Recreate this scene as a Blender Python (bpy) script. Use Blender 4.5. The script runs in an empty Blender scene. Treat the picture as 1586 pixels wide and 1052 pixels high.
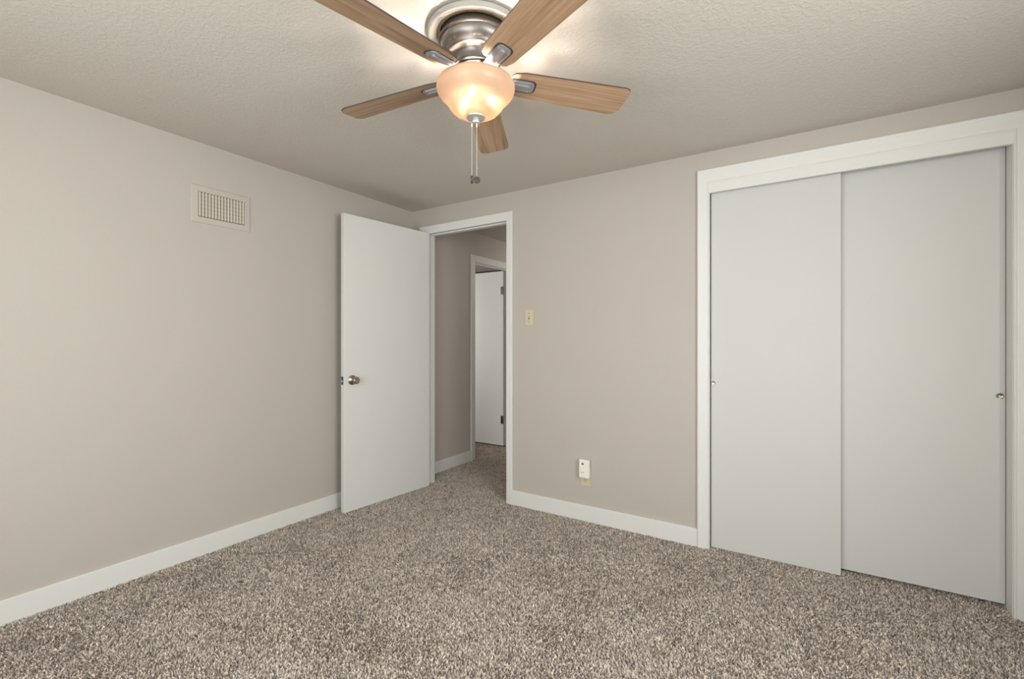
import bpy, bmesh, math, random
import numpy as np
from mathutils import Vector, Matrix

random.seed(7)
rng = np.random.default_rng(11)
scene = bpy.context.scene
C = scene.collection

# ---------------------------------------------------------------- camera
F_PX, HORIZON, YAW = 719.03, 528.29, math.radians(32.988)
CAM = Vector((2.8357, -2.8250, 1.1782))
cam_data = bpy.data.cameras.new('camera')
cam = bpy.data.objects.new('camera', cam_data)
C.objects.link(cam)
cam.location = CAM
cam.rotation_euler = (math.pi / 2, 0, YAW)
cam_data.sensor_fit = 'HORIZONTAL'
cam_data.sensor_width = 36.0
cam_data.lens = 36.0 * F_PX / 1586.0
cam_data.shift_y = (HORIZON - 526.0) / 1586.0
cam_data.clip_start = 0.02
scene.camera = cam

# ---------------------------------------------------------------- exposure, world, daylight
vs = scene.view_settings
vs.view_transform = 'Standard'
vs.look = 'None'
vs.gamma = 1.0
vs.use_curve_mapping = False
vs.exposure = 0.66

world = bpy.data.worlds.new('daylight')
scene.world = world
world.use_nodes = True
bg = world.node_tree.nodes['Background']
bg.inputs['Color'].default_value = (0.82, 0.90, 1.0, 1)
bg.inputs['Strength'].default_value = 0.6

FRONT_Y, RIGHT_X = -3.55, 3.95            # walls behind and to the right of the camera


def area_light(name, loc, rot, sx, sy, watts, color):
    d = bpy.data.lights.new(name, 'AREA')
    d.shape = 'RECTANGLE'
    d.size, d.size_y = sx, sy
    d.energy = watts
    d.color = color
    o = bpy.data.objects.new(name, d)
    C.objects.link(o)
    o.location = loc
    o.rotation_euler = rot
    return o


# daylight entering through the windows (outside the glass)
area_light('window_daylight', (1.95, FRONT_Y - 0.16, 1.28), (math.radians(96), 0, 0), 2.3, 1.45, 46, (1.0, 0.985, 0.96))
area_light('side_window_daylight', (RIGHT_X + 0.16, -2.15, 1.40), (math.radians(86), 0, math.pi / 2), 1.5, 1.25, 56, (1.0, 0.985, 0.96))
area_light('far_room_daylight', (-1.9, 0.12, 1.4), (math.pi / 2, 0, 0), 1.0, 1.0, 29, (1.0, 1.0, 0.955))

hl = bpy.data.lights.new('hall_fill_light', 'POINT')  # unseen light without a fixture, added to brighten the hall
hl.energy = 7.0
hl.color = (1.0, 0.95, 0.89)
hl.shadow_soft_size = 0.1
hlo = bpy.data.objects.new('hall_fill_light', hl)
C.objects.link(hlo)
hlo.location = (0.75, 2.1, 1.98)

BULB_STRENGTH = 760.0


# ---------------------------------------------------------------- materials
def lin(r, g, b):
    f = lambda c: (c / 255) / 12.92 if c / 255 <= 0.04045 else ((c / 255 + 0.055) / 1.055) ** 2.4
    return (f(r), f(g), f(b), 1)


def new_mat(name):
    m = bpy.data.materials.new(name)
    m.use_nodes = True
    nt = m.node_tree
    return m, nt, nt.nodes['Principled BSDF']


def link(nt, a, b):
    nt.links.new(a, b)


def mat_plain(name, col, rough=0.5, metal=0.0, spec=0.5, bump=None, vary=0.0):
    m, nt, b = new_mat(name)
    b.inputs['Roughness'].default_value = rough
    b.inputs['Metallic'].default_value = metal
    b.inputs['Specular IOR Level'].default_value = spec
    tc = nt.nodes.new('ShaderNodeTexCoord')
    nz = nt.nodes.new('ShaderNodeTexNoise')
    nz.inputs['Scale'].default_value = 3.0
    nz.inputs['Detail'].default_value = 3.0
    link(nt, tc.outputs['Object'], nz.inputs['Vector'])
    mr = nt.nodes.new('ShaderNodeMapRange')
    mr.inputs['To Min'].default_value = 1 - vary
    mr.inputs['To Max'].default_value = 1 + vary
    link(nt, nz.outputs['Fac'], mr.inputs['Value'])
    mx = nt.nodes.new('ShaderNodeVectorMath')
    mx.operation = 'SCALE'
    mx.inputs[0].default_value = col[:3]
    link(nt, mr.outputs['Result'], mx.inputs['Scale'])
    link(nt, mx.outputs['Vector'], b.inputs['Base Color'])
    if bump:
        scale, dist, detail = bump
        n2 = nt.nodes.new('ShaderNodeTexNoise')
        n2.inputs['Scale'].default_value = scale
        n2.inputs['Detail'].default_value = detail
        link(nt, tc.outputs['Object'], n2.inputs['Vector'])
        bp = nt.nodes.new('ShaderNodeBump')
        bp.inputs['Strength'].default_value = 1.0
        bp.inputs['Distance'].default_value = dist
        link(nt, n2.outputs['Fac'], bp.inputs['Height'])
        link(nt, bp.outputs['Normal'], b.inputs['Normal'])
    return m


M = {}
M['wall'] = mat_plain('greige wall paint', (0.485, 0.442, 0.402, 1), 0.65, spec=0.35, bump=(170, 0.0006, 2), vary=0.015)
M['hall'] = mat_plain('hall wall paint', (0.50, 0.456, 0.422, 1), 0.6, spec=0.3, bump=(170, 0.0006, 2), vary=0.015)
M['white'] = mat_plain('white trim paint', (0.715, 0.708, 0.690, 1), 0.5, spec=0.35, bump=(60, 0.0002, 2), vary=0.01)
M['door'] = mat_plain('white door paint', (0.695, 0.688, 0.672, 1), 0.58, spec=0.28, bump=(45, 0.0003, 2), vary=0.012)
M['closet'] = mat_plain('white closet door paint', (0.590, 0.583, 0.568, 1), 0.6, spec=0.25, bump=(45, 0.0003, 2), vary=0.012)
M['vent'] = mat_plain('painted register', (0.50, 0.452, 0.408, 1), 0.5, spec=0.4, vary=0.02)
M['vent_slat'] = mat_plain('grey register louver', (0.50, 0.45, 0.38, 1), 0.45, spec=0.4, vary=0.02)
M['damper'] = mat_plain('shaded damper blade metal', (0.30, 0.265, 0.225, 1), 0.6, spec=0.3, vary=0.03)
M['vent_dark'] = mat_plain('duct interior', (0.085, 0.075, 0.063, 1), 0.8, vary=0.05)
M['ivory'] = mat_plain('ivory plastic', (0.60, 0.525, 0.345, 1), 0.4, vary=0.02)
M['ivory_dark'] = mat_plain('brown aged toggle', (0.20, 0.145, 0.065, 1), 0.4, vary=0.05)
M['slot'] = mat_plain('socket slot black', (0.03, 0.027, 0.022, 1), 0.6)
M['plastic'] = mat_plain('white plastic', (0.86, 0.82, 0.76, 1), 0.3, vary=0.01)
M['lens'] = mat_plain('grey sensor lens', (0.22, 0.20, 0.18, 1), 0.25)
M['print'] = mat_plain('grey print', (0.45, 0.42, 0.42, 1), 0.5)
M['nickel'] = mat_plain('satin nickel', (0.25, 0.232, 0.222, 1), 0.42, metal=1.0, vary=0.03)
M['silver'] = mat_plain('polished silver bracket', (0.40, 0.40, 0.42, 1), 0.40, metal=0.6, vary=0.03)
M['bronze'] = mat_plain('aged nickel knob', (0.42, 0.37, 0.31, 1), 0.26, metal=1.0, vary=0.05)
M['pewter'] = mat_plain('dark pewter', (0.17, 0.155, 0.14, 1), 0.35, metal=1.0, vary=0.05)
M['gap_shade'] = mat_plain('dark gap shadow disc', (0.035, 0.027, 0.02, 1), 0.9)
M['tan'] = mat_plain('bare tan plaster edge', (0.42, 0.30, 0.15, 1), 0.9, bump=(120, 0.002, 3), vary=0.35)
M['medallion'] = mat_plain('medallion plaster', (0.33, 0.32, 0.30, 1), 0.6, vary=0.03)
M['edge'] = mat_plain('dark blade edge', (0.055, 0.036, 0.024, 1), 0.5, vary=0.1)
M['far_shade'] = mat_plain('near-black painted shade', (0.02, 0.016, 0.013, 1), 0.6, vary=0.2)  # shade on the far room's back wall, put into a near-black colour
M['fob'] = mat_plain('dark fob metal', (0.07, 0.06, 0.052, 1), 0.4, metal=0.5)
M['finial'] = mat_plain('light satin nickel', (0.58, 0.56, 0.545, 1), 0.42, metal=0.7, vary=0.03)
M['chain'] = mat_plain('bright bead chain', (0.80, 0.76, 0.70, 1), 0.35, metal=0.3)
M['base'] = mat_plain('carpet backing', (0.22, 0.18, 0.15, 1), 1.0, spec=0.0, vary=0.1)


def mat_ceiling():
    m, nt, b = new_mat('textured ceiling paint')
    b.inputs['Base Color'].default_value = (0.59, 0.546, 0.495, 1)
    b.inputs['Roughness'].default_value = 0.75
    b.inputs['Specular IOR Level'].default_value = 0.25
    tc = nt.nodes.new('ShaderNodeTexCoord')
    n1 = nt.nodes.new('ShaderNodeTexNoise')
    n1.inputs['Scale'].default_value = 75
    n1.inputs['Detail'].default_value = 3
    n1.inputs['Roughness'].default_value = 0.55
    n1.inputs['Distortion'].default_value = 0.6
    link(nt, tc.outputs['Object'], n1.inputs['Vector'])
    cr = nt.nodes.new('ShaderNodeMapRange')
    cr.interpolation_type = 'SMOOTHSTEP'
    cr.inputs['From Min'].default_value = 0.40
    cr.inputs['From Max'].default_value = 0.64
    link(nt, n1.outputs['Fac'], cr.inputs['Value'])
    bp = nt.nodes.new('ShaderNodeBump')
    bp.inputs['Strength'].default_value = 0.6
    bp.inputs['Distance'].default_value = 0.0012
    link(nt, cr.outputs['Result'], bp.inputs['Height'])
    link(nt, bp.outputs['Normal'], b.inputs['Normal'])
    return m


M['ceiling'] = mat_ceiling()


def mat_wood():
    m, nt, b = new_mat('walnut blade veneer')
    tc = nt.nodes.new('ShaderNodeTexCoord')
    oi = nt.nodes.new('ShaderNodeObjectInfo')
    off = nt.nodes.new('ShaderNodeVectorMath')
    off.operation = 'SCALE'
    off.inputs[0].default_value = (7.3, 3.1, 1.7)
    link(nt, oi.outputs['Random'], off.inputs['Scale'])
    add = nt.nodes.new('ShaderNodeVectorMath')
    add.operation = 'ADD'
    link(nt, tc.outputs['Object'], add.inputs[0])
    link(nt, off.outputs['Vector'], add.inputs[1])
    mp = nt.nodes.new('ShaderNodeMapping')
    mp.inputs['Scale'].default_value = (1.6, 26.0, 1.0)
    link(nt, add.outputs['Vector'], mp.inputs['Vector'])
    nz = nt.nodes.new('ShaderNodeTexNoise')
    nz.inputs['Scale'].default_value = 1.6
    nz.inputs['Detail'].default_value = 7
    nz.inputs['Roughness'].default_value = 0.6
    nz.inputs['Distortion'].default_value = 0.7
    link(nt, mp.outputs['Vector'], nz.inputs['Vector'])
    mp2 = nt.nodes.new('ShaderNodeMapping')
    mp2.inputs['Scale'].default_value = (6.0, 210.0, 1.0)
    link(nt, add.outputs['Vector'], mp2.inputs['Vector'])
    nf = nt.nodes.new('ShaderNodeTexNoise')
    nf.inputs['Scale'].default_value = 1.0
    nf.inputs['Detail'].default_value = 3
    link(nt, mp2.outputs['Vector'], nf.inputs['Vector'])
    r1 = nt.nodes.new('ShaderNodeValToRGB')
    e = r1.color_ramp.elements
    e[0].position, e[0].color = 0.30, (0.245, 0.142, 0.082, 1)
    e[1].position, e[1].color = 0.70, (0.490, 0.325, 0.205, 1)
    k = e.new(0.5)
    k.color = (0.385, 0.242, 0.148, 1)
    link(nt, nz.outputs['Fac'], r1.inputs['Fac'])
    mr = nt.nodes.new('ShaderNodeMapRange')
    mr.inputs['From Min'].default_value = 0.3
    mr.inputs['From Max'].default_value = 0.7
    mr.inputs['To Min'].default_value = 0.84
    mr.inputs['To Max'].default_value = 1.10
    link(nt, nf.outputs['Fac'], mr.inputs['Value'])
    sc = nt.nodes.new('ShaderNodeVectorMath')
    sc.operation = 'SCALE'
    link(nt, r1.outputs['Color'], sc.inputs[0])
    link(nt, mr.outputs['Result'], sc.inputs['Scale'])
    link(nt, sc.outputs['Vector'], b.inputs['Base Color'])
    b.inputs['Roughness'].default_value = 0.45
    b.inputs['Specular IOR Level'].default_value = 0.35
    return m


M['wood'] = mat_wood()


def mat_bowl():
    m = bpy.data.materials.new('frosted amber glass')
    m.use_nodes = True
    nt = m.node_tree
    for n in list(nt.nodes):
        nt.nodes.remove(n)
    out = nt.nodes.new('ShaderNodeOutputMaterial')
    rf = nt.nodes.new('ShaderNodeBsdfRefraction')
    rf.inputs['Color'].default_value = (1.0, 0.84, 0.62, 1)
    rf.inputs['IOR'].default_value = 1.35
    rf.inputs['Roughness'].default_value = 0.30
    tr = nt.nodes.new('ShaderNodeBsdfTransparent')
    tr.inputs['Color'].default_value = (1.0, 0.90, 0.74, 1)
    mt = nt.nodes.new('ShaderNodeMixShader')
    mt.inputs['Fac'].default_value = 0.12
    link(nt, rf.outputs[0], mt.inputs[1])
    link(nt, tr.outputs[0], mt.inputs[2])
    tl = nt.nodes.new('ShaderNodeBsdfTranslucent')
    tl.inputs['Color'].default_value = (0.182, 0.122, 0.080, 1)
    df = nt.nodes.new('ShaderNodeBsdfDiffuse')
    df.inputs['Color'].default_value = (0.54, 0.475, 0.405, 1)
    gl = nt.nodes.new('ShaderNodeBsdfGlossy')
    gl.inputs['Roughness'].default_value = 0.35
    m1 = nt.nodes.new('ShaderNodeMixShader')
    m1.inputs['Fac'].default_value = 0.5
    link(nt, tl.outputs[0], m1.inputs[1])
    link(nt, df.outputs[0], m1.inputs[2])
    m2 = nt.nodes.new('ShaderNodeMixShader')
    m2.inputs['Fac'].default_value = 0.085
    link(nt, m1.outputs[0], m2.inputs[1])
    link(nt, mt.outputs[0], m2.inputs[2])
    m3 = nt.nodes.new('ShaderNodeMixShader')
    m3.inputs['Fac'].default_value = 0.02
    link(nt, m2.outputs[0], m3.inputs[1])
    link(nt, gl.outputs[0], m3.inputs[2])
    link(nt, m3.outputs[0], out.inputs['Surface'])
    return m


M['bowl'] = mat_bowl()


def mat_bulb():
    m = bpy.data.materials.new('lit bulb')
    m.use_nodes = True
    nt = m.node_tree
    for n in list(nt.nodes):
        nt.nodes.remove(n)
    out = nt.nodes.new('ShaderNodeOutputMaterial')
    em = nt.nodes.new('ShaderNodeEmission')
    em.inputs['Color'].default_value = (1.0, 0.91, 0.80, 1)
    em.inputs['Strength'].default_value = BULB_STRENGTH
    link(nt, em.outputs[0], out.inputs['Surface'])
    return m


M['bulb'] = mat_bulb()


def mat_pane():
    m = bpy.data.materials.new('window pane glass')
    m.use_nodes = True
    nt = m.node_tree
    for n in list(nt.nodes):
        nt.nodes.remove(n)
    out = nt.nodes.new('ShaderNodeOutputMaterial')
    tr = nt.nodes.new('ShaderNodeBsdfTransparent')
    tr.inputs['Color'].default_value = (0.96, 0.98, 0.97, 1)
    gl = nt.nodes.new('ShaderNodeBsdfGlossy')
    gl.inputs['Roughness'].default_value = 0.02
    mx = nt.nodes.new('ShaderNodeMixShader')
    mx.inputs['Fac'].default_value = 0.06
    link(nt, tr.outputs[0], mx.inputs[1])
    link(nt, gl.outputs[0], mx.inputs[2])
    link(nt, mx.outputs[0], out.inputs['Surface'])
    return m


M['pane'] = mat_pane()


def mat_carpet():
    m, nt, b = new_mat('frieze carpet yarn')
    at = nt.nodes.new('ShaderNodeVertexColor')
    at.layer_name = 'yarn'
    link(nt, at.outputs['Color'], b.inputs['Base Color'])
    b.inputs['Roughness'].default_value = 0.95
    b.inputs['Specular IOR Level'].default_value = 0.05
    return m


M['carpet'] = mat_carpet()


# ---------------------------------------------------------------- mesh helpers
def box(bm, x0, x1, y0, y1, z0, z1, bevel=0.0, mat=0):
    vs_ = [bm.verts.new((x, y, z)) for z in (z0, z1) for y in (y0, y1) for x in (x0, x1)]
    idx = [(0, 2, 3, 1), (4, 5, 7, 6), (0, 1, 5, 4), (2, 6, 7, 3), (0, 4, 6, 2), (1, 3, 7, 5)]
    fs = [bm.faces.new([vs_[i] for i in f]) for f in idx]
    for f in fs:
        f.material_index = mat
    if bevel:
        es = list({e for f in fs for e in f.edges})
        bmesh.ops.bevel(bm, geom=es, offset=bevel, segments=2, profile=0.5, affect='EDGES', material=-1)
    return fs


def lathe(bm, prof, n=48, cx=0.0, cy=0.0, mat=0):
    """prof: list of (r, z); r==0 makes a pole."""
    rings = []
    for r, z in prof:
        if r <= 1e-6:
            rings.append([bm.verts.new((cx, cy, z))])
        else:
            rings.append([bm.verts.new((cx + r * math.cos(2 * math.pi * i / n), cy + r * math.sin(2 * math.pi * i / n), z)) for i in range(n)])
    for a, b_ in zip(rings, rings[1:]):
        for i in range(n):
            j = (i + 1) % n
            if len(a) == 1 and len(b_) == 1:
                continue
            if len(a) == 1:
                f = bm.faces.new((a[0], b_[i], b_[j]))
            elif len(b_) == 1:
                f = bm.faces.new((a[i], b_[0], a[j]))
            else:
                f = bm.faces.new((a[i], b_[i], b_[j], a[j]))
            f.material_index = mat
            f.smooth = True


def prism(bm, pts, z0, z1, mat=0, side_mat=None):
    """extrude a 2D outline (ccw) between z0 and z1"""
    lo = [bm.verts.new((x, y, z0)) for x, y in pts]
    hi = [bm.verts.new((x, y, z1)) for x, y in pts]
    f = bm.faces.new(list(reversed(lo)))
    f.material_index = mat
    f = bm.faces.new(hi)
    f.material_index = mat
    n = len(pts)
    for i in range(n):
        j = (i + 1) % n
        f = bm.faces.new((lo[i], lo[j], hi[j], hi[i]))
        f.material_index = mat if side_mat is None else side_mat


def rounded(pts, rad, seg=5):
    """round the corners of a polygon; rad: list of radii"""
    out = []
    n = len(pts)
    for i in range(n):
        p = Vector(pts[i])
        a = (Vector(pts[i - 1]) - p)
        c = (Vector(pts[(i + 1) % n]) - p)
        r = rad[i]
        if r <= 0:
            out.append(tuple(p))
            continue
        half = a.angle(c) / 2
        t = min(r / math.tan(half), a.length * 0.48, c.length * 0.48)
        p0, p1 = p + a.normalized() * t, p + c.normalized() * t
        for k in range(seg + 1):
            s = k / seg
            q = (1 - s) ** 2 * p0 + 2 * s * (1 - s) * p + s * s * p1
            out.append((q.x, q.y))
    return out


def obj(name, bm, mats, parent=None, loc=None, smooth_angle=None):
    me = bpy.data.meshes.new(name)
    bmesh.ops.recalc_face_normals(bm, faces=bm.faces[:])
    bm.to_mesh(me)
    bm.free()
    if any(p.use_smooth for p in me.polygons):
        me.set_sharp_from_angle(angle=math.radians(38))
    for m in (mats if isinstance(mats, (list, tuple)) else [mats]):
        me.materials.append(m)
    o = bpy.data.objects.new(name, me)
    C.objects.link(o)
    if loc is not None:
        o.location = loc
    if parent is not None:
        o.parent = parent
    return o


def tag(o, label, cat, group=None, kind=None):
    o['label'] = label
    o['category'] = cat
    if group:
        o['group'] = group
    if kind:
        o['kind'] = kind
    return o


def thing(name, label, cat, loc=(0, 0, 0), rotz=0.0, kind=None):
    o = bpy.data.objects.new(name, None)
    o.empty_display_size = 0.1
    C.objects.link(o)
    o.location = loc
    o.rotation_euler = (0, 0, rotz)
    return tag(o, label, cat, None, kind)


def struct(name, bm, mats, label=None, cat=None, parent=None):
    o = obj(name, bm, mats, parent)
    if parent is None:
        o['kind'] = 'structure'
        if label:
            tag(o, label, cat)
    return o


def wall_with_holes(bm, along, a0, a1, t0, t1, z0, z1, holes):
    """wall running along 'x' or 'y'; holes: (a_start, a_end, z_bottom, z_top), sorted and disjoint"""
    def b(p0, p1, q0, q1):
        if p1 - p0 < 1e-6 or q1 - q0 < 1e-6:
            return
        if along == 'x':
            box(bm, p0, p1, t0, t1, q0, q1)
        else:
            box(bm, t0, t1, p0, p1, q0, q1)
    cur = a0
    for h0, h1, hz0, hz1 in holes:
        b(cur, h0, z0, z1)
        b(h0, h1, z0, hz0)
        b(h0, h1, hz1, z1)
        cur = h1
    b(cur, a1, z0, z1)


def casing(bm, x0, x1, zh, prof, y_wall, sign, wl, wr, wh, along='x', z0=-0.012):
    """mitred moulding round an opening. prof: (0..1 across from the inner edge, thickness).
    sign: direction in which the moulding stands out of the wall."""
    cols = []
    for d, t in prof:
        pts = [(x0 - d * wl, z0), (x0 - d * wl, zh + d * wh), (x1 + d * wr, zh + d * wh), (x1 + d * wr, z0)]
        w = y_wall + sign * t
        cols.append([bm.verts.new((x, w, z) if along == 'x' else (w, x, z)) for x, z in pts])
    n = len(cols)
    for i in range(n):
        a, b_ = cols[i], cols[(i + 1) % n]
        for k in range(3):
            bm.faces.new((a[k], b_[k], b_[k + 1], a[k + 1]))
    for k in (0, 3):
        bm.faces.new([c[k] for c in cols])


def ceil_z(x, y):
    return 2.25 - 0.0041 * x - 0.0087 * y


# ---------------------------------------------------------------- room shell
WT = 0.092                                  # thickness of the wall with the doorway
FL = -0.010                                 # backing under the carpet pile
D0, D1, DH = 0.150, 0.971, 2.080            # rough opening of the doorway
K0, K1, KH = 2.320, 3.566, 2.090            # rough opening of the closet

bm = bmesh.new()
box(bm, -2.6, RIGHT_X + 0.1, FRONT_Y - 0.1, 3.2, FL - 0.08, FL)
struct('floor', bm, M['base'], 'floor backing under the brown carpet pile', 'floor')

bm = bmesh.new()
cs = [(-2.6, FRONT_Y - 0.1), (RIGHT_X + 0.1, FRONT_Y - 0.1), (RIGHT_X + 0.1, 3.2), (-2.6, 3.2)]
lo = [bm.verts.new((x, y, ceil_z(x, min(y, 0.0)))) for x, y in cs]
hi = [bm.verts.new((x, y, 2.46)) for x, y in cs]
bm.faces.new(lo)
bm.faces.new(hi)
for i in range(4):
    bm.faces.new((lo[i], lo[(i + 1) % 4], hi[(i + 1) % 4], hi[i]))
struct('ceiling', bm, M['ceiling'], 'textured greige ceiling above the bedroom and hall', 'ceiling')

bm = bmesh.new()
box(bm, -0.09, 0.0, FRONT_Y - 0.1, WT, FL, 2.40)
struct('wall_left', bm, M['wall'], 'greige wall on the left holding the air register', 'wall')

bm = bmesh.new()
wall_with_holes(bm, 'x', 0.0, RIGHT_X, 0.0, WT, FL, 2.40, [(D0, D1, FL, DH), (K0, K1, FL, KH)])
struct('wall_back', bm, M['wall'], 'greige wall with the doorway and the closet', 'wall')

bm = bmesh.new()
wall_with_holes(bm, 'y', FRONT_Y - 0.1, WT + 0.7, RIGHT_X, RIGHT_X + 0.1, FL, 2.40, [(-2.90, -1.40, 0.75, 2.03)])
struct('wall_right', bm, M['wall'], 'greige wall to the right of the camera with a window', 'wall')

bm = bmesh.new()
wall_with_holes(bm, 'x', 0.0, RIGHT_X, FRONT_Y - 0.1, FRONT_Y, FL, 2.40, [(0.80, 3.10, 0.55, 2.02)])
struct('wall_front', bm, M['wall'], 'greige wall behind the camera with a window', 'wall')

# closet interior
bm = bmesh.new()
box(bm, 2.0, RIGHT_X, 0.70, 0.79, FL, 2.40)
box(bm, 2.0, 2.08, WT, 0.70, FL, 2.40)
struct('wall_closet', bm, M['wall'], 'closet interior walls behind the sliding doors', 'wall')

# hall and the room across it
HO0, HO1, HOH = 0.845, 1.503, 1.975         # rough opening in the hall wall
bm = bmesh.new()
wall_with_holes(bm, 'y', WT, 3.1, -0.055, 0.0, FL, 2.40, [(HO0, HO1, FL, HOH)])
struct('wall_hall_left', bm, M['hall'], 'hall wall seen through the doorway, with a second door', 'wall')
bm = bmesh.new()
box(bm, 1.20, 1.29, WT, 3.1, FL, 2.40)
struct('wall_hall_right', bm, M['hall'], 'hall wall hidden right of the doorway', 'wall')
bm = bmesh.new()
box(bm, 0.0, 1.20, 3.02, 3.1, FL, 2.40)
struct('wall_hall_end', bm, M['hall'], 'end wall of the hall', 'wall')
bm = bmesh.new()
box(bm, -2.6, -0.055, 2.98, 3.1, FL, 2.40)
struct('wall_far_room_back', bm, M['far_shade'], 'back wall of the room across the hall, its shade painted near-black', 'wall')
bm = bmesh.new()
wall_with_holes(bm, 'x', -2.6, -0.09, 0.13, 0.22, FL, 2.40, [(-2.4, -1.4, 0.9, 1.9)])
box(bm, -2.6, -2.5, 0.22, 2.98, FL, 2.40)
struct('wall_far_room_side', bm, M['hall'], 'side walls of the room across the hall', 'wall')


# windows behind and beside the camera
def window(name, along, a0, a1, z0, z1, t0, t1, label):
    r = thing(name, label, 'window', ((a0 + a1) / 2, (t0 + t1) / 2, z0) if along == 'x' else ((t0 + t1) / 2, (a0 + a1) / 2, z0), 0, 'structure')
    inv = -Vector(r.location)

    def put(nm, boxes, m):
        bm = bmesh.new()
        for p0, p1, q0, q1, s0, s1 in boxes:
            if along == 'x':
                box(bm, p0, p1, s0, s1, q0, q1)
            else:
                box(bm, s0, s1, p0, p1, q0, q1)
        bmesh.ops.translate(bm, verts=bm.verts[:], vec=inv)
        obj(nm, bm, m, r)
    w = 0.05
    mid = (a0 + a1) / 2
    put('window_frame', [(a0, a0 + w, z0, z1, t0, t1), (a1 - w, a1, z0, z1, t0, t1), (a0 + w, a1 - w, z0, z0 + w, t0, t1),
                         (a0 + w, a1 - w, z1 - w, z1, t0, t1), (mid - 0.025, mid + 0.025, z0 + w, z1 - w, t0, t1)], M['white'])
    tm = (t0 + t1) / 2
    put('pane', [(a0 + w, mid - 0.025, z0 + w, z1 - w, tm - 0.002, tm + 0.002)], M['pane'])
    put('pane', [(mid + 0.025, a1 - w, z0 + w, z1 - w, tm - 0.002, tm + 0.002)], M['pane'])


window('window_1', 'x', 0.80, 3.10, 0.55, 2.02, FRONT_Y - 0.08, FRONT_Y - 0.03, 'wide white sliding window behind the camera')
window('window_2', 'y', -2.90, -1.40, 0.75, 2.03, RIGHT_X + 0.03, RIGHT_X + 0.08, 'white sliding window in the right wall')

# ---------------------------------------------------------------- baseboards
BH, BT = 0.100, 0.013


def baseboard(name, label, segs):
    bm = bmesh.new()
    for x0, x1, y0, y1 in segs:
        box(bm, x0, x1, y0, y1, FL, BH, 0.003)
    struct(name, bm, M['white'], label, 'baseboard')


baseboard('baseboard_left', 'white baseboard along the left wall under the register', [(0.0, BT, FRONT_Y, -0.001)])
baseboard('baseboard_back', 'white baseboard between the doorway and the closet', [(1.007, 2.277, -BT, 0.0)])
baseboard('baseboard_hall', 'white baseboard along the hall wall beyond the doorway', [(0.0, BT, WT + 0.016, 0.790)])
baseboard('baseboard_right', 'white baseboard along the right wall and beside the closet', [(RIGHT_X - BT, RIGHT_X, FRONT_Y, 0.0), (3.617, RIGHT_X - BT, -BT, 0.0)])
baseboard('baseboard_front', 'white baseboard under the window behind the camera', [(BT, RIGHT_X - BT, FRONT_Y, FRONT_Y + BT)])

# ---------------------------------------------------------------- doorway trim
FLAT = [(0.0, 0.0), (0.0, 0.009), (0.06, 0.0115), (0.30, 0.0125), (0.55, 0.0135), (0.88, 0.015), (0.97, 0.014), (1.0, 0.010), (1.0, 0.0)]
J0, J1, JH = 0.168, 0.953, 2.062            # clear opening
bm = bmesh.new()
casing(bm, J0 - 0.006, J1 + 0.005, JH - 0.006, FLAT, 0.0, -1, 0.069, 0.050, 0.064)
casing(bm, J0 - 0.006, J1 + 0.005, JH - 0.006, FLAT, WT, +1, 0.069, 0.060, 0.064)
# jambs and head
box(bm, D0, J0, 0.0, WT, FL, JH)
box(bm, J1, D1, 0.0, WT, FL, JH)
box(bm, D0, D1, 0.0, WT, JH, DH)
# door stops
box(bm, J0, J0 + 0.011, 0.040, 0.078, FL, JH - 0.011, 0.002)
box(bm, J1 - 0.011, J1, 0.040, 0.078, FL, JH - 0.011, 0.002)
box(bm, J0, J1, 0.040, 0.078, JH - 0.011, JH, 0.002)
struct('trim_1', bm, M['white'], 'white casing and jamb around the open bedroom doorway', 'door frame')

# hall opening trim
bm = bmesh.new()
casing(bm, HO0 + 0.012, HO1 - 0.012, HOH - 0.010, FLAT, 0.0, +1, 0.066, 0.066, 0.073, along='y')
box(bm, -0.055, 0.0, HO0, HO0 + 0.015, FL, HOH - 0.013)
box(bm, -0.055, 0.0, HO1 - 0.015, HO1, FL, HOH - 0.013)
box(bm, -0.055, 0.0, HO0, HO1, HOH - 0.013, HOH)
box(bm, -0.030, -0.012, HO0 + 0.015, HO1 - 0.015, HOH - 0.021, HOH - 0.013)
struct('trim_2', bm, M['white'], 'white casing around the second door along the hall wall', 'door frame')

# closet trim: moulded casing, fascia board, jambs
MOULD = [(0.0, 0.0), (0.0, 0.010), (0.05, 0.0125), (0.11, 0.012), (0.16, 0.0095), (0.24, 0.0100), (0.30, 0.0128), (0.36, 0.0135),
         (0.62, 0.0150), (0.80, 0.0165), (0.84, 0.0185), (0.90, 0.0195), (0.96, 0.0185), (1.0, 0.0150), (1.0, 0.0)]
bm = bmesh.new()
casing(bm, 2.3415, 3.5500, 2.068, MOULD, 0.0, -1, 0.0645, 0.067, 0.085)
box(bm, K0, 2.338, -0.0005, WT, FL, KH)
box(bm, 3.548, K1, -0.0005, WT + 0.03, FL, KH)
box(bm, 2.338, 3.548, 0.0, WT + 0.03, 2.076, KH)
box(bm, 2.3385, 3.5500, -0.0088, 0.012, 2.018, 2.076)
struct('trim_3', bm, M['white'], 'white moulded casing and fascia board around the closet doors', 'door frame')


# ---------------------------------------------------------------- doors
def cup_pull(name, parent, x, z, y, r):
    """small flush finger pull let into a sliding door: a rim and a dished cup, facing -y"""
    bm = bmesh.new()
    lathe(bm, [(r, 0.0), (r, 0.0016), (r * 0.93, 0.0024), (r * 0.80, 0.0022), (r * 0.72, 0.0010), (r * 0.45, 0.0003), (0.0, 0.0002)], 32)
    o = obj(name, bm, M['bronze'], parent)
    o.rotation_euler = (math.pi / 2, 0, 0)
    o.location = (x, y, z)
    o['label'] = 'small round metal finger pull'
    return o


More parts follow.
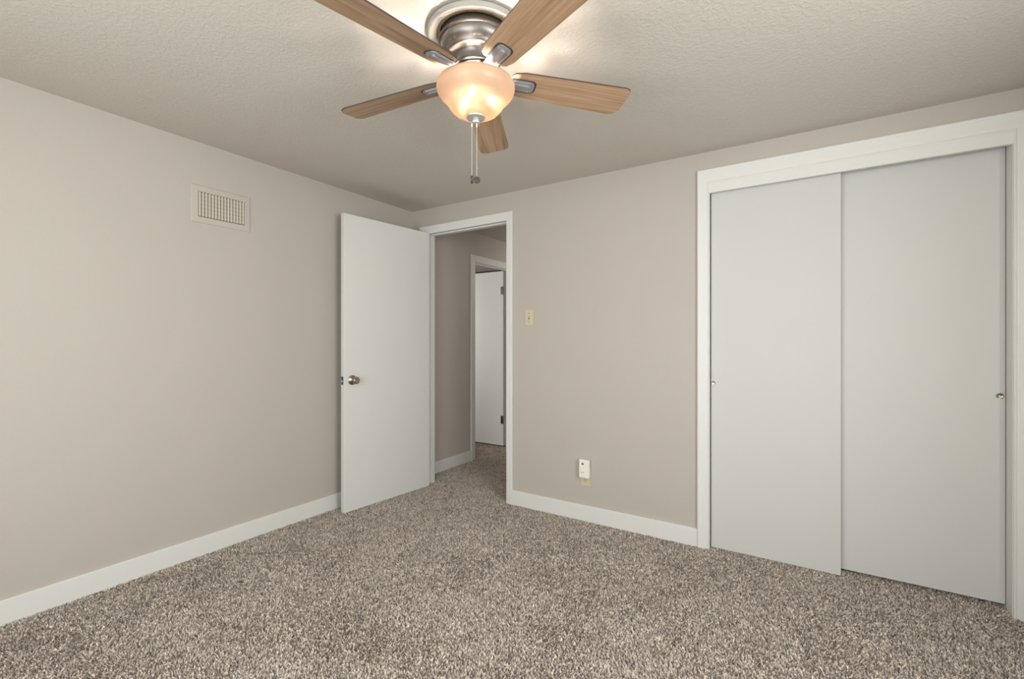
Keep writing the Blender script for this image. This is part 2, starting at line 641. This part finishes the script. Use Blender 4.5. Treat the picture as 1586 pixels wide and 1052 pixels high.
# sliding closet doors
dr = thing('door_2', 'left sliding closet door, plain white, standing in front of the other', 'door', (2.6475, 0.045, 0.0), 0, 'structure')
bm = bmesh.new()
box(bm, 2.3435 - 2.6475, 2.952 - 2.6475, -0.015, 0.017, -0.002, 2.050, 0.0015)
obj('door_panel', bm, M['closet'], dr)
cup_pull('finger_pull', dr, 2.3565 - 2.6475, 0.938, -0.015, 0.0105)

dr = thing('door_3', 'right sliding closet door, plain white, running behind the left one', 'door', (3.225, 0.090, 0.0), 0, 'structure')
bm = bmesh.new()
box(bm, 2.905 - 3.225, 3.5455 - 3.225, -0.015, 0.017, 0.017, 2.050, 0.0015)
obj('door_panel', bm, M['closet'], dr)
cup_pull('finger_pull', dr, 3.529 - 3.225, 0.934, -0.015, 0.0130)

# bedroom door, swung open past a right angle against the left wall
DOOR_A = math.radians(95)
DW, DTH = 0.775, 0.036
bd = thing('door_1', 'open white flush bedroom door swung back against the left wall', 'door', (0.170, -0.010, 0.0), -DOOR_A, 'structure')
# local frame: +x runs from hinge to latch edge, +y is the face that shows (seen from the room)
bm = bmesh.new()
box(bm, 0.0, DW, 0.0, DTH, -0.004, 2.058, 0.0022)
obj('door_panel', bm, M['door'], bd)
bm = bmesh.new()
box(bm, DW - 0.0005, DW + 0.0010, DTH / 2 - 0.0125, DTH / 2 + 0.0125, 0.877, 0.933, 0.0004)
lp = obj('latch_plate', bm, M['pewter'], bd)
lp['label'] = 'dark metal latch plate in the door edge'
bm = bmesh.new()
prism(bm, [(DW + 0.001, DTH / 2 - 0.006), (DW + 0.010, DTH / 2 - 0.006), (DW + 0.012, DTH / 2 - 0.001), (DW + 0.001, DTH / 2 + 0.007)], 0.893, 0.907)
obj('latch_bolt', bm, M['pewter'], lp)


def knob(side):
    bm = bmesh.new()
    lathe(bm, [(0.0, 0.0), (0.0335, 0.0), (0.0335, 0.003), (0.031, 0.006), (0.026, 0.008), (0.0165, 0.010), (0.0125, 0.014), (0.0115, 0.024),
               (0.013, 0.029), (0.019, 0.033), (0.0245, 0.039), (0.0262, 0.046), (0.0255, 0.053), (0.0225, 0.058), (0.0205, 0.0592),
               (0.0195, 0.0578), (0.0125, 0.0575), (0.0115, 0.0590), (0.0055, 0.0592), (0.0050, 0.0605), (0.0, 0.0607)], 40)
    o = obj('door_knob', bm, M['bronze'], bd)
    o.location = (DW - 0.066, DTH if side > 0 else 0.0, 0.906)
    o.rotation_euler = (-math.pi / 2 if side > 0 else math.pi / 2, 0, 0)
    o['label'] = 'round aged nickel door knob'
    if side < 0:
        o.scale = (1, 1, 0.75)


knob(1)

# three hinges on the hidden edge
for hz in (0.22, 1.03, 1.84):
    bm = bmesh.new()
    lathe(bm, [(0.0, -0.045), (0.005, -0.045), (0.0055, -0.040), (0.0055, 0.040), (0.005, 0.045), (0.0, 0.047)], 12)
    h = obj('hinge', bm, M['pewter'], bd)
    h.location = (-0.0035, -0.0055, hz)

# door of the room across the hall, standing open at a right angle inside that room
hd = thing('door_4', 'white door standing open inside the room across the hall', 'door', (-0.058, 1.488, 0.0), math.pi, 'structure')
bm = bmesh.new()
box(bm, 0.0, 0.60, 0.001, 0.035, 0.012, 1.957, 0.002)
obj('door_panel', bm, M['door'], hd)
for hz in (0.30, 1.74):
    bm = bmesh.new()
    lathe(bm, [(0.0, -0.045), (0.006, -0.045), (0.0065, -0.04), (0.0065, 0.04), (0.006, 0.045), (0.0, 0.047)], 12)
    box(bm, 0.0, 0.030, -0.0018, 0.0006, -0.044, 0.044)
    h = obj('hinge', bm, M['pewter'], hd)
    h.location = (0.002, 0.0375, hz)
    h['label'] = 'dark metal door hinge'

# ---------------------------------------------------------------- air register on the left wall
vr = thing('air_register', 'painted wall register with vertical louvers high on the left wall', 'vent', (0.0, -1.502, 1.933))
bm = bmesh.new()
VW, VH, IW, IH = 0.157, 0.103, 0.124, 0.0695


def ring(bm, a, b_, x):
    return [bm.verts.new((x, s * a, t * b_)) for s, t in ((-1, -1), (1, -1), (1, 1), (-1, 1))]


rs = [ring(bm, VW, VH, 0.0), ring(bm, VW, VH, 0.0030), ring(bm, VW - 0.003, VH - 0.003, 0.0052), ring(bm, IW + 0.003, IH + 0.003, 0.0068),
      ring(bm, IW, IH, 0.0060), ring(bm, IW, IH, 0.0)]
for a, b_ in zip(rs, rs[1:]):
    for i in range(4):
        bm.faces.new((a[i], a[(i + 1) % 4], b_[(i + 1) % 4], b_[i]))
obj('frame', bm, M['vent'], vr)
bm = bmesh.new()
box(bm, 0.0002, 0.0006, -IW + 0.0005, IW - 0.0005, -IH + 0.0005, IH - 0.0005)
dk = obj('duct_backing', bm, M['vent_dark'], vr)
dk['label'] = 'dark inside of the duct behind the louvers'
NL = 15
for i in range(NL):
    yc = -IW + (i + 0.5) * 2 * IW / NL
    bm = bmesh.new()
    a = math.radians(58)
    dx, dy = 0.0032 * math.cos(a), 0.0052 * math.sin(a)
    tx, ty = 0.0005 * math.sin(a), 0.0005 * math.cos(a)
    prism(bm, [(-dx - tx, -dy + ty), (-dx + tx, -dy - ty), (dx + tx, dy - ty), (dx - tx, dy + ty)], -IH + 0.0035, IH - 0.001)
    lo_ = obj('louver', bm, M['vent_slat'], vr)
    lo_.location = (0.0040, yc, 0.0)
for i in range(6):
    bm = bmesh.new()
    zc = -IH + (i + 0.7) * 2 * IH / 6.4
    box(bm, 0.0008, 0.0014, -IW + 0.001, IW - 0.001, zc - 0.0090, zc + 0.0090)
    obj('damper_blade', bm, M['damper'], vr)
for s in (-1, 1):
    bm = bmesh.new()
    lathe(bm, [(0.0, 0.0), (0.0035, 0.0), (0.0030, 0.0014), (0.0, 0.0019)], 16)
    sc_ = obj('screw', bm, M['vent_slat'], vr)
    sc_.rotation_euler = (0, math.pi / 2, 0)
    sc_.location = (0.0058, s * 0.1405, 0.004)

# ---------------------------------------------------------------- switch, outlet, plug-in unit (all on the back wall, facing -y)
sw = thing('light_switch', 'ivory toggle switch plate on the wall right of the doorway', 'light switch', (1.148, 0.0, 1.344))
bm = bmesh.new()
box(bm, -0.034, 0.034, -0.006, 0.0, -0.0565, 0.0565, 0.0022)
obj('cover_plate', bm, M['ivory'], sw)
bm = bmesh.new()
box(bm, -0.0055, 0.0055, -0.0068, -0.0055, -0.0125, 0.0125)
ts = obj('toggle_slot', bm, M['ivory_dark'], sw)
bm = bmesh.new()
vsx = [(-0.004, -0.0065, -0.004), (0.004, -0.0065, -0.004), (0.004, -0.0065, 0.006), (-0.004, -0.0065, 0.006),
       (-0.003, -0.0150, 0.005), (0.003, -0.0150, 0.005), (0.003, -0.0130, 0.011), (-0.003, -0.0130, 0.011)]
vv = [bm.verts.new(v) for v in vsx]
for f in ((0, 1, 2, 3), (4, 5, 6, 7), (0, 1, 5, 4), (1, 2, 6, 5), (2, 3, 7, 6), (3, 0, 4, 7)):
    bm.faces.new([vv[i] for i in f])
obj('toggle', bm, M['ivory'], sw)
for s in (-1, 1):
    bm = bmesh.new()
    lathe(bm, [(0.0, 0.0), (0.0036, 0.0), (0.0030, 0.0010), (0.0, 0.0014)], 16)
    q = obj('screw', bm, M['ivory_dark'], sw)
    q.rotation_euler = (math.pi / 2, 0, 0)
    q.location = (0.0, -0.0058, s * 0.0305)

ot = thing('wall_outlet', 'ivory duplex outlet low on the wall behind the white plug-in unit', 'outlet', (1.581, 0.0, 0.282))
bm = bmesh.new()
box(bm, -0.035, 0.035, -0.006, 0.0, -0.0575, 0.0575, 0.0022)
obj('cover_plate', bm, M['ivory'], ot)
for s in (-1, 1):
    bm = bmesh.new()
    pts = []
    for k in range(28):
        a = 2 * math.pi * k / 28
        pts.append((0.0165 * math.cos(a), max(-0.0135, min(0.0135, 0.0165 * math.sin(a)))))
    prism(bm, pts, 0.0, 0.0018)
    so = obj('socket', bm, M['ivory'], ot)
    so.rotation_euler = (math.pi / 2, 0, 0)
    so.location = (0.0, -0.0055, s * 0.0195)
    for sx_, w_, h_ in ((-0.0063, 0.0024, 0.0085), (0.0063, 0.0022, 0.0070)):
        bm = bmesh.new()
        box(bm, sx_ - w_ / 2, sx_ + w_ / 2, 0.0003 - h_ / 2 + 0.0035, 0.0003 + h_ / 2 + 0.0035, 0.0016, 0.0021)
        obj('slot', bm, M['slot'], so)
    bm = bmesh.new()
    lathe(bm, [(0.0, 0.0016), (0.0026, 0.0016), (0.0026, 0.0021), (0.0, 0.0021)], 14, 0.0, -0.0072)
    obj('ground_hole', bm, M['slot'], so)

pl = thing('plug_in_unit', 'white rectangular plug-in unit with round grey sensor, in the outlet', 'plug-in device', (1.581, -0.0075, 0.3425))
bm = bmesh.new()
box(bm, -0.035, 0.035, -0.026, 0.0, -0.0600, 0.0600, 0.0045)
obj('body', bm, M['plastic'], pl)
bm = bmesh.new()
lathe(bm, [(0.0085, -0.0005), (0.0085, 0.0006), (0.0070, 0.0012), (0.0, 0.0016)], 28)
q = obj('sensor', bm, M['lens'], pl)
q.rotation_euler = (math.pi / 2, 0, 0)
q.location = (-0.0080, -0.0258, 0.0335)
q['label'] = 'round grey sensor window'
bm = bmesh.new()
for x0_, x1_, zc, h_ in ((-0.024, 0.004, -0.0205, 0.0016), (-0.024, 0.0, -0.0260, 0.0010), (-0.017, -0.006, -0.0478, 0.0014)):
    box(bm, x0_, x1_, -0.02625, -0.0259, zc - h_, zc + h_)
obj('printed_marking', bm, M['print'], pl)
bm = bmesh.new()
lathe(bm, [(0.0022, -0.0003), (0.0022, 0.0004), (0.0, 0.0006)], 14)
q = obj('indicator', bm, M['lens'], pl)
q.rotation_euler = (math.pi / 2, 0, 0)
q.location = (0.004, -0.0258, -0.0520)
for s in (-1, 1):
    bm = bmesh.new()
    box(bm, s * 0.0063 - 0.0007, s * 0.0063 + 0.0007, 0.0, 0.0020, -0.045, -0.037)
    obj('prong', bm, M['nickel'], pl)

# ---------------------------------------------------------------- ceiling medallion and fan
FX, FY = 1.8374, -1.5213
FZ = ceil_z(FX, FY)
RT = Vector((math.cos(YAW), math.sin(YAW), 0))      # direction across the view
FW = Vector((-math.sin(YAW), math.cos(YAW), 0))     # direction of view

md = thing('ceiling_medallion', 'round white plaster medallion ring on the ceiling around the fan mount', 'ceiling medallion', (FX, FY, FZ))
bm = bmesh.new()
lathe(bm, [(0.134, 0.002), (0.134, -0.004), (0.137, -0.006), (0.143, -0.005), (0.149, -0.007), (0.154, -0.012), (0.159, -0.0145),
           (0.164, -0.013), (0.1675, -0.008), (0.1685, 0.002)], 72)
obj('ring', bm, M['medallion'], md)
bm = bmesh.new()
n = 90
ri = [0.1232 + 0.0030 * random.random() for _ in range(n)]
va = [bm.verts.new((0.1345 * math.cos(2 * math.pi * i / n), 0.1345 * math.sin(2 * math.pi * i / n), -0.0042)) for i in range(n)]
vb = [bm.verts.new((ri[i] * math.cos(2 * math.pi * i / n), ri[i] * math.sin(2 * math.pi * i / n), -0.0030)) for i in range(n)]
vc = [bm.verts.new((ri[i] * math.cos(2 * math.pi * i / n), ri[i] * math.sin(2 * math.pi * i / n), 0.001)) for i in range(n)]
vd = [bm.verts.new((0.1345 * math.cos(2 * math.pi * i / n), 0.1345 * math.sin(2 * math.pi * i / n), 0.001)) for i in range(n)]
for i in range(n):
    j = (i + 1) % n
    bm.faces.new((va[i], va[j], vb[j], vb[i]))
    bm.faces.new((vb[i], vb[j], vc[j], vc[i]))
    bm.faces.new((vc[i], vc[j], vd[j], vd[i]))
    bm.faces.new((vd[i], vd[j], va[j], va[i]))
q = obj('inner_edge', bm, M['tan'], md)
q['label'] = 'rough tan inner edge of the ring'
bm = bmesh.new()
lathe(bm, [(0.1300, 0.001), (0.1300, -0.0012), (0.0, -0.0012)], 60)  # flat dark disc: shadow between ceiling and motor, put into the colour
q = obj('gap_shade_disc', bm, M['gap_shade'], md)
q['label'] = 'dark disc, painted shadow of the gap above the fan'

fan = thing('ceiling_fan', 'five-blade ceiling fan with walnut blades and a lit amber glass bowl', 'ceiling fan', (FX, FY, FZ))


def fz(z):                                           # world height -> fan frame
    return z - FZ


bm = bmesh.new()
lathe(bm, [(r, fz(z)) for r, z in [(0.0, 2.2495), (0.118, 2.2500), (0.1205, 2.2492), (0.1213, 2.2470), (0.1213, 2.2310), (0.1275, 2.2305), (0.1297, 2.2282), (0.1297, 2.2252),
                                   (0.1270, 2.2228), (0.1228, 2.2222), (0.1230, 2.2205), (0.1224, 2.2130), (0.1190, 2.2030), (0.1130, 2.1950), (0.1065, 2.1900),
                                   (0.1045, 2.1885), (0.1035, 2.1850), (0.1005, 2.1785), (0.0990, 2.1770), (0.0940, 2.1757), (0.0870, 2.1750), (0.0800, 2.1700),
                                   (0.0755, 2.1620), (0.0740, 2.1530), (0.0742, 2.1450), (0.0760, 2.1390), (0.0795, 2.1370), (0.0805, 2.1340), (0.0790, 2.1312),
                                   (0.0740, 2.1300), (0.0, 2.1300)]], 72)
obj('motor_housing', bm, M['nickel'], fan)
bm = bmesh.new()
lathe(bm, [(r, fz(z)) for r, z in [(0.0, 2.1300), (0.068, 2.1300), (0.0715, 2.1285), (0.0725, 2.1255), (0.0705, 2.1225), (0.068, 2.1210), (0.0690, 2.1180),
                                   (0.0720, 2.1165), (0.0730, 2.1140), (0.0710, 2.1110), (0.064, 2.1080), (0.050, 2.1060), (0.018, 2.1040), (0.016, 2.090),
                                   (0.007, 2.098), (0.007, 1.975), (0.0, 1.975)]], 60)
obj('light_fitter', bm, M['nickel'], fan)

# blades: a frame per blade, from the measured droop, pitch and tilt of the rotor
ZB, PH, PIT, R0, R1, W0, W1, DROOP, TX, TY = 2.1053, 0.2350, -0.2145, 0.1292, 0.5660, 0.1097, 0.1441, 0.0376, 0.0022, -0.0158
BTH = 0.0055
wm = (W0 + W1) / 2
out2 = rounded([(R0 - 0.004, -W0 / 2 + 0.010), (R0 + 0.040, -W0 / 2 - 0.0015), (R1 + 0.006, -W1 / 2 + 0.001), (R1 - 0.001, W1 / 2 - 0.003),
                (R0 + 0.040, W0 / 2 + 0.0015), (R0 - 0.004, W0 / 2 - 0.010)], [0.02, 0.03, 0.027, 0.046, 0.03, 0.02], 8)


def blade_mesh():
    bm = bmesh.new()
    prism(bm, out2, -BTH / 2, BTH / 2, 0, 1)
    es = [e for e in bm.edges if abs(e.verts[0].co.z - e.verts[1].co.z) < 1e-6]
    bmesh.ops.bevel(bm, geom=es, offset=0.0012, segments=1, profile=0.5, affect='EDGES', material=1)
    return bm


def bracket_mesh():
    bm = bmesh.new()
    zt = -BTH / 2 - 0.0003
    # plate under the blade with a rounded outer end
    plate = rounded([(0.085, -0.016), (0.120, -0.023), (0.212, -0.0245), (0.212, 0.0245), (0.120, 0.023), (0.085, 0.016)], [0, 0.02, 0.018, 0.018, 0.02, 0], 7)
    prism(bm, plate, zt - 0.0035, zt)
    # raised spine and two side ribs
    spine = rounded([(0.070, -0.0085), (0.196, -0.0075), (0.196, 0.0075), (0.070, 0.0085)], [0, 0.006, 0.006, 0], 5)
    prism(bm, spine, zt - 0.0085, zt - 0.0030)
    for s in (-1, 1):
        rib = [(0.108, s * 0.0165 - 0.0018), (0.196, s * 0.0185 - 0.0018), (0.196, s * 0.0185 + 0.0018), (0.108, s * 0.0165 + 0.0018)]
        prism(bm, rib, zt - 0.0055, zt - 0.0030)
    # arm to the hub
    arm = [(0.066, -0.0150), (0.100, -0.0180), (0.100, 0.0180), (0.066, 0.0150)]
    prism(bm, arm, zt - 0.0060, zt + 0.0090)
    return bm


def slot_mesh():
    bm = bmesh.new()
    outer = rounded([(0.128, -0.0285), (0.2190, -0.0300), (0.2190, 0.0300), (0.128, 0.0285)], [0, 0.022, 0.022, 0], 8)
    prism(bm, outer, -BTH / 2 - 0.0004, -BTH / 2 + 0.001)
    return bm


blade0 = obj('blade', blade_mesh(), [M['wood'], M['edge']], fan)
slot0 = obj('bracket_slot', slot_mesh(), M['edge'], blade0)
br0 = obj('blade_bracket', bracket_mesh(), M['silver'], blade0)
br0['label'] = 'silver blade bracket'


def blade_matrix(k):
    a = PH + k * 2 * math.pi / 5
    d2 = RT * math.cos(a) + FW * math.sin(a)
    s2 = -RT * math.sin(a) + FW * math.cos(a)
    sl = lambda v: TX * v.dot(RT) + TY * v.dot(FW)
    X = Vector((d2.x, d2.y, -DROOP + sl(d2))).normalized()
    Y = Vector((s2.x * math.cos(PIT), s2.y * math.cos(PIT), math.sin(PIT) + sl(s2)))
    Y = (Y - X * Y.dot(X)).normalized()
    Z = X.cross(Y)
    m = Matrix((X, Y, Z)).transposed().to_4x4()
    m.translation = Vector((0, 0, fz(ZB) + BTH / 2))
    return m


for k in range(5):
    if k == 0:
        b_ = blade0
    else:
        b_ = blade0.copy()
        C.objects.link(b_)
        b_.parent = fan
        for ch in (slot0, br0):
            c_ = ch.copy()
            C.objects.link(c_)
            c_.parent = b_
    b_.matrix_local = blade_matrix(k)

# glass bowl, thick walled and open at the top
outer = [(0.1180, 2.0900), (0.1250, 2.0890), (0.1320, 2.0840), (0.1370, 2.0750), (0.1376, 2.0650), (0.1345, 2.0530), (0.1270, 2.0410), (0.1170, 2.0310),
         (0.1080, 2.0230), (0.1010, 2.0150), (0.0960, 2.0060), (0.0900, 1.9970), (0.0790, 1.9860), (0.0640, 1.9770), (0.0450, 1.9705), (0.0220, 1.9670), (0.009, 1.9660)]
inner = [(0.009, 1.9695), (0.0220, 1.9705), (0.0435, 1.9742), (0.0615, 1.9803), (0.0760, 1.9888), (0.0870, 1.9992), (0.0928, 2.0075), (0.0980, 2.0172),
         (0.1055, 2.0258), (0.1148, 2.0338), (0.1245, 2.0435), (0.1312, 2.0543), (0.1338, 2.0650), (0.1332, 2.0738), (0.1290, 2.0810), (0.1240, 2.0850), (0.1180, 2.0865)]
bm = bmesh.new()
lathe(bm, [(r, fz(z)) for r, z in outer + inner + [outer[0]]], 72)
bw = obj('glass_bowl', bm, M['bowl'], fan)
bw['label'] = 'lit amber frosted glass bowl'

# bulbs
for br, ba, bz in ((0.055, math.radians(262), 2.030), (0.057, math.radians(20), 2.038), (0.051, math.radians(141), 2.038)):
    v = RT * (br * math.cos(ba)) + FW * (br * math.sin(ba))
    bm = bmesh.new()
    lathe(bm, [(0.0, -0.0125), (0.0065, -0.0108), (0.0110, -0.0055), (0.0122, 0.0), (0.0110, 0.0055), (0.0078, 0.010), (0.0060, 0.013), (0.0, 0.014)], 20)
    q = obj('bulb', bm, M['bulb'], fan)
    q.location = (v.x, v.y, fz(bz))
    bm = bmesh.new()
    lathe(bm, [(0.0, 0.062), (0.011, 0.062), (0.0125, 0.048), (0.0100, 0.0135), (0.0, 0.0135)], 20)
    obj('lamp_socket', bm, M['nickel'], q)
    bm = bmesh.new()

# finial and pull chains
bm = bmesh.new()
lathe(bm, [(r, fz(z)) for r, z in [(0.0, 1.9690), (0.030, 1.9690), (0.0335, 1.9665), (0.0325, 1.9635), (0.026, 1.9605), (0.0165, 1.9585), (0.0130, 1.9565),
                                   (0.0140, 1.9530), (0.0155, 1.9500), (0.0145, 1.9455), (0.0100, 1.9420), (0.0, 1.9410)]], 40)
obj('finial', bm, M['finial'], fan)


def chain(off, fwd, ztop, zbot):
    v = RT * off + FW * fwd
    bm = bmesh.new()
    n_ = int((ztop - zbot) / 0.0036)
    for i in range(n_):
        z = ztop - (i + 0.5) * (ztop - zbot) / n_
        bmesh.ops.create_icosphere(bm, subdivisions=1, radius=0.00125, matrix=Matrix.Translation((v.x, v.y, fz(z))))
    for i in range(3):
        pass
    lathe(bm, [(0.0, fz(ztop + 0.001)), (0.0022, fz(ztop)), (0.0030, fz(ztop - 0.006)), (0.0024, fz(ztop - 0.013)), (0.0, fz(ztop - 0.014))], 12, v.x, v.y)
    return obj('pull_chain', bm, M['chain'], fan), v


ch1, v1 = chain(-0.0130, -0.010, 1.941, 1.757)
bm = bmesh.new()
lathe(bm, [(0.0, fz(1.758)), (0.0035, fz(1.757)), (0.0048, fz(1.753)), (0.0042, fz(1.744)), (0.0030, fz(1.741)), (0.0042, fz(1.738)), (0.0044, fz(1.731)), (0.0, fz(1.729))], 20, v1.x, v1.y)
q = obj('chain_fob', bm, M['fob'], ch1)
q['label'] = 'dark metal chain fob'
ch2, v2 = chain(0.0035, -0.004, 1.943, 1.757)
# disc fob with a raised rim and a boss, facing the viewer's side of the room
bm = bmesh.new()
lathe(bm, [(0.0, -0.0030), (0.0100, -0.0030), (0.0122, -0.0015), (0.0122, 0.0015), (0.0105, 0.0032), (0.0085, 0.0032), (0.0075, 0.0015),
           (0.0050, 0.0015), (0.0042, 0.0030), (0.0, 0.0036)], 32)
q = obj('chain_fob', bm, M['fob'], ch2)
q.location = (v2.x, v2.y, fz(1.7445))
q.rotation_euler = (math.pi / 2, 0, YAW + math.radians(20))
q['label'] = 'dark round disc fob'

# ---------------------------------------------------------------- carpet pile


def carpet_points():
    sp = 0.0046
    pts = []
    for x0, x1, y0, y1 in ((0.004, RIGHT_X - 0.016, -2.75, -0.004), (J0 + 0.004, J1 - 0.004, -0.004, WT), (0.004, 1.19, WT, 2.2), (-1.1, 0.004, HO0 + 0.02, HO1 - 0.02),
                           (-1.1, -0.06, 0.3, HO0 + 0.02), (K0 + 0.025, K1 - 0.02, -0.004, 0.16)):
        nx, ny = max(2, int((x1 - x0) / sp)), max(2, int((y1 - y0) / sp))
        gx, gy = np.meshgrid(np.linspace(x0, x1, nx), np.linspace(y0, y1, ny))
        p = np.stack([gx.ravel(), gy.ravel()], 1)
        p += rng.uniform(-0.0023, 0.0023, p.shape)
        p[:, 0] = np.clip(p[:, 0], x0, x1)
        p[:, 1] = np.clip(p[:, 1], y0, y1)
        pts.append(p)
    p = np.concatenate(pts)
    dep = (p[:, 0] - CAM.x) * FW.x + (p[:, 1] - CAM.y) * FW.y
    lat = (p[:, 0] - CAM.x) * RT.x + (p[:, 1] - CAM.y) * RT.y
    return p[(dep > 1.05) & (np.abs(lat) < dep * 1.2 + 0.5)]


def smooth_noise(p, scale, seed):
    g = np.random.default_rng(seed).uniform(-1, 1, (64, 64))
    u = p * scale
    i = np.floor(u).astype(int)
    f = u - i
    f = f * f * (3 - 2 * f)
    a = g[i[:, 0] % 64, i[:, 1] % 64]
    b_ = g[(i[:, 0] + 1) % 64, i[:, 1] % 64]
    c = g[i[:, 0] % 64, (i[:, 1] + 1) % 64]
    d = g[(i[:, 0] + 1) % 64, (i[:, 1] + 1) % 64]
    return (a * (1 - f[:, 0]) + b_ * f[:, 0]) * (1 - f[:, 1]) + (c * (1 - f[:, 0]) + d * f[:, 0]) * f[:, 1]


P = carpet_points()
N = len(P)
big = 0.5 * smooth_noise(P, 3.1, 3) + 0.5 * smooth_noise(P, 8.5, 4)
mid = smooth_noise(P, 28.0, 5)
ang = rng.uniform(0, 2 * math.pi, N)
lean = rng.uniform(0.25, 1.05, N) + 0.10 * mid
ht = 0.0112 + 0.0022 * rng.uniform(-1, 1, N) + 0.0012 * mid + 0.0008 * big
drift = np.stack([0.42 * big, -0.34 * big], 1)
dirv = np.stack([np.cos(ang), np.sin(ang)], 1) * np.tan(lean)[:, None] * 0.55 + drift
wid = rng.uniform(0.0018, 0.0031, N)
wa = rng.uniform(0, 2 * math.pi, N)
wv = np.stack([np.cos(wa), np.sin(wa)], 1) * wid[:, None]
base_z = np.full(N, FL - 0.001)
V = np.zeros((N, 5, 3), np.float32)
midp = P + dirv * (ht * 0.45)[:, None]
tip = P + dirv * (ht * 1.15)[:, None]
V[:, 0, :2], V[:, 1, :2] = P - wv * 0.8, P + wv * 0.8
V[:, 2, :2], V[:, 3, :2] = midp + wv, midp - wv
V[:, 4, :2] = tip
V[:, 0, 2] = V[:, 1, 2] = base_z
V[:, 2, 2] = V[:, 3, 2] = base_z + ht * 0.62
V[:, 4, 2] = base_z + ht
# yarn colours: flecked taupe
pal = np.array([[0.76, 0.68, 0.608], [0.60, 0.525, 0.464], [0.43, 0.369, 0.32], [0.235, 0.194, 0.164]])
pick = rng.choice(4, N, p=[0.23, 0.33, 0.27, 0.17])
col = pal[pick] * (1 + 0.10 * rng.uniform(-1, 1, N) + 0.09 * mid + 0.10 * big)[:, None]  # broad noise also tints the yarn, painting in pile-lean shading
me = bpy.data.meshes.new('carpet')
me.vertices.add(N * 5)
me.vertices.foreach_set('co', V.reshape(-1))
idx = np.arange(N, dtype=np.int32) * 5
loops = np.stack([idx, idx + 1, idx + 2, idx + 3, idx + 3, idx + 2, idx + 4], 1).reshape(-1)
me.loops.add(N * 7)
me.loops.foreach_set('vertex_index', loops)
me.polygons.add(N * 2)
st = np.stack([np.arange(N) * 7, np.arange(N) * 7 + 4], 1).reshape(-1).astype(np.int32)
me.polygons.foreach_set('loop_start', st)
me.update(calc_edges=True)
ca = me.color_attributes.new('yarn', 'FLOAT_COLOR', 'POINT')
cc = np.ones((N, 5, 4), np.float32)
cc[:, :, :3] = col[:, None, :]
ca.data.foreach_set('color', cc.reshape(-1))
me.materials.append(M['carpet'])
carpet = bpy.data.objects.new('carpet', me)
C.objects.link(carpet)
tag(carpet, 'flecked brown frieze carpet covering the bedroom and hall floor', 'carpet', kind='stuff')

# ---------------------------------------------------------------- sampling comfort
cy = scene.cycles
cy.max_bounces = 10
cy.diffuse_bounces = 5
cy.transparent_max_bounces = 12
cy.sample_clamp_indirect = 60.0
cy.caustics_reflective = False
cy.caustics_refractive = False
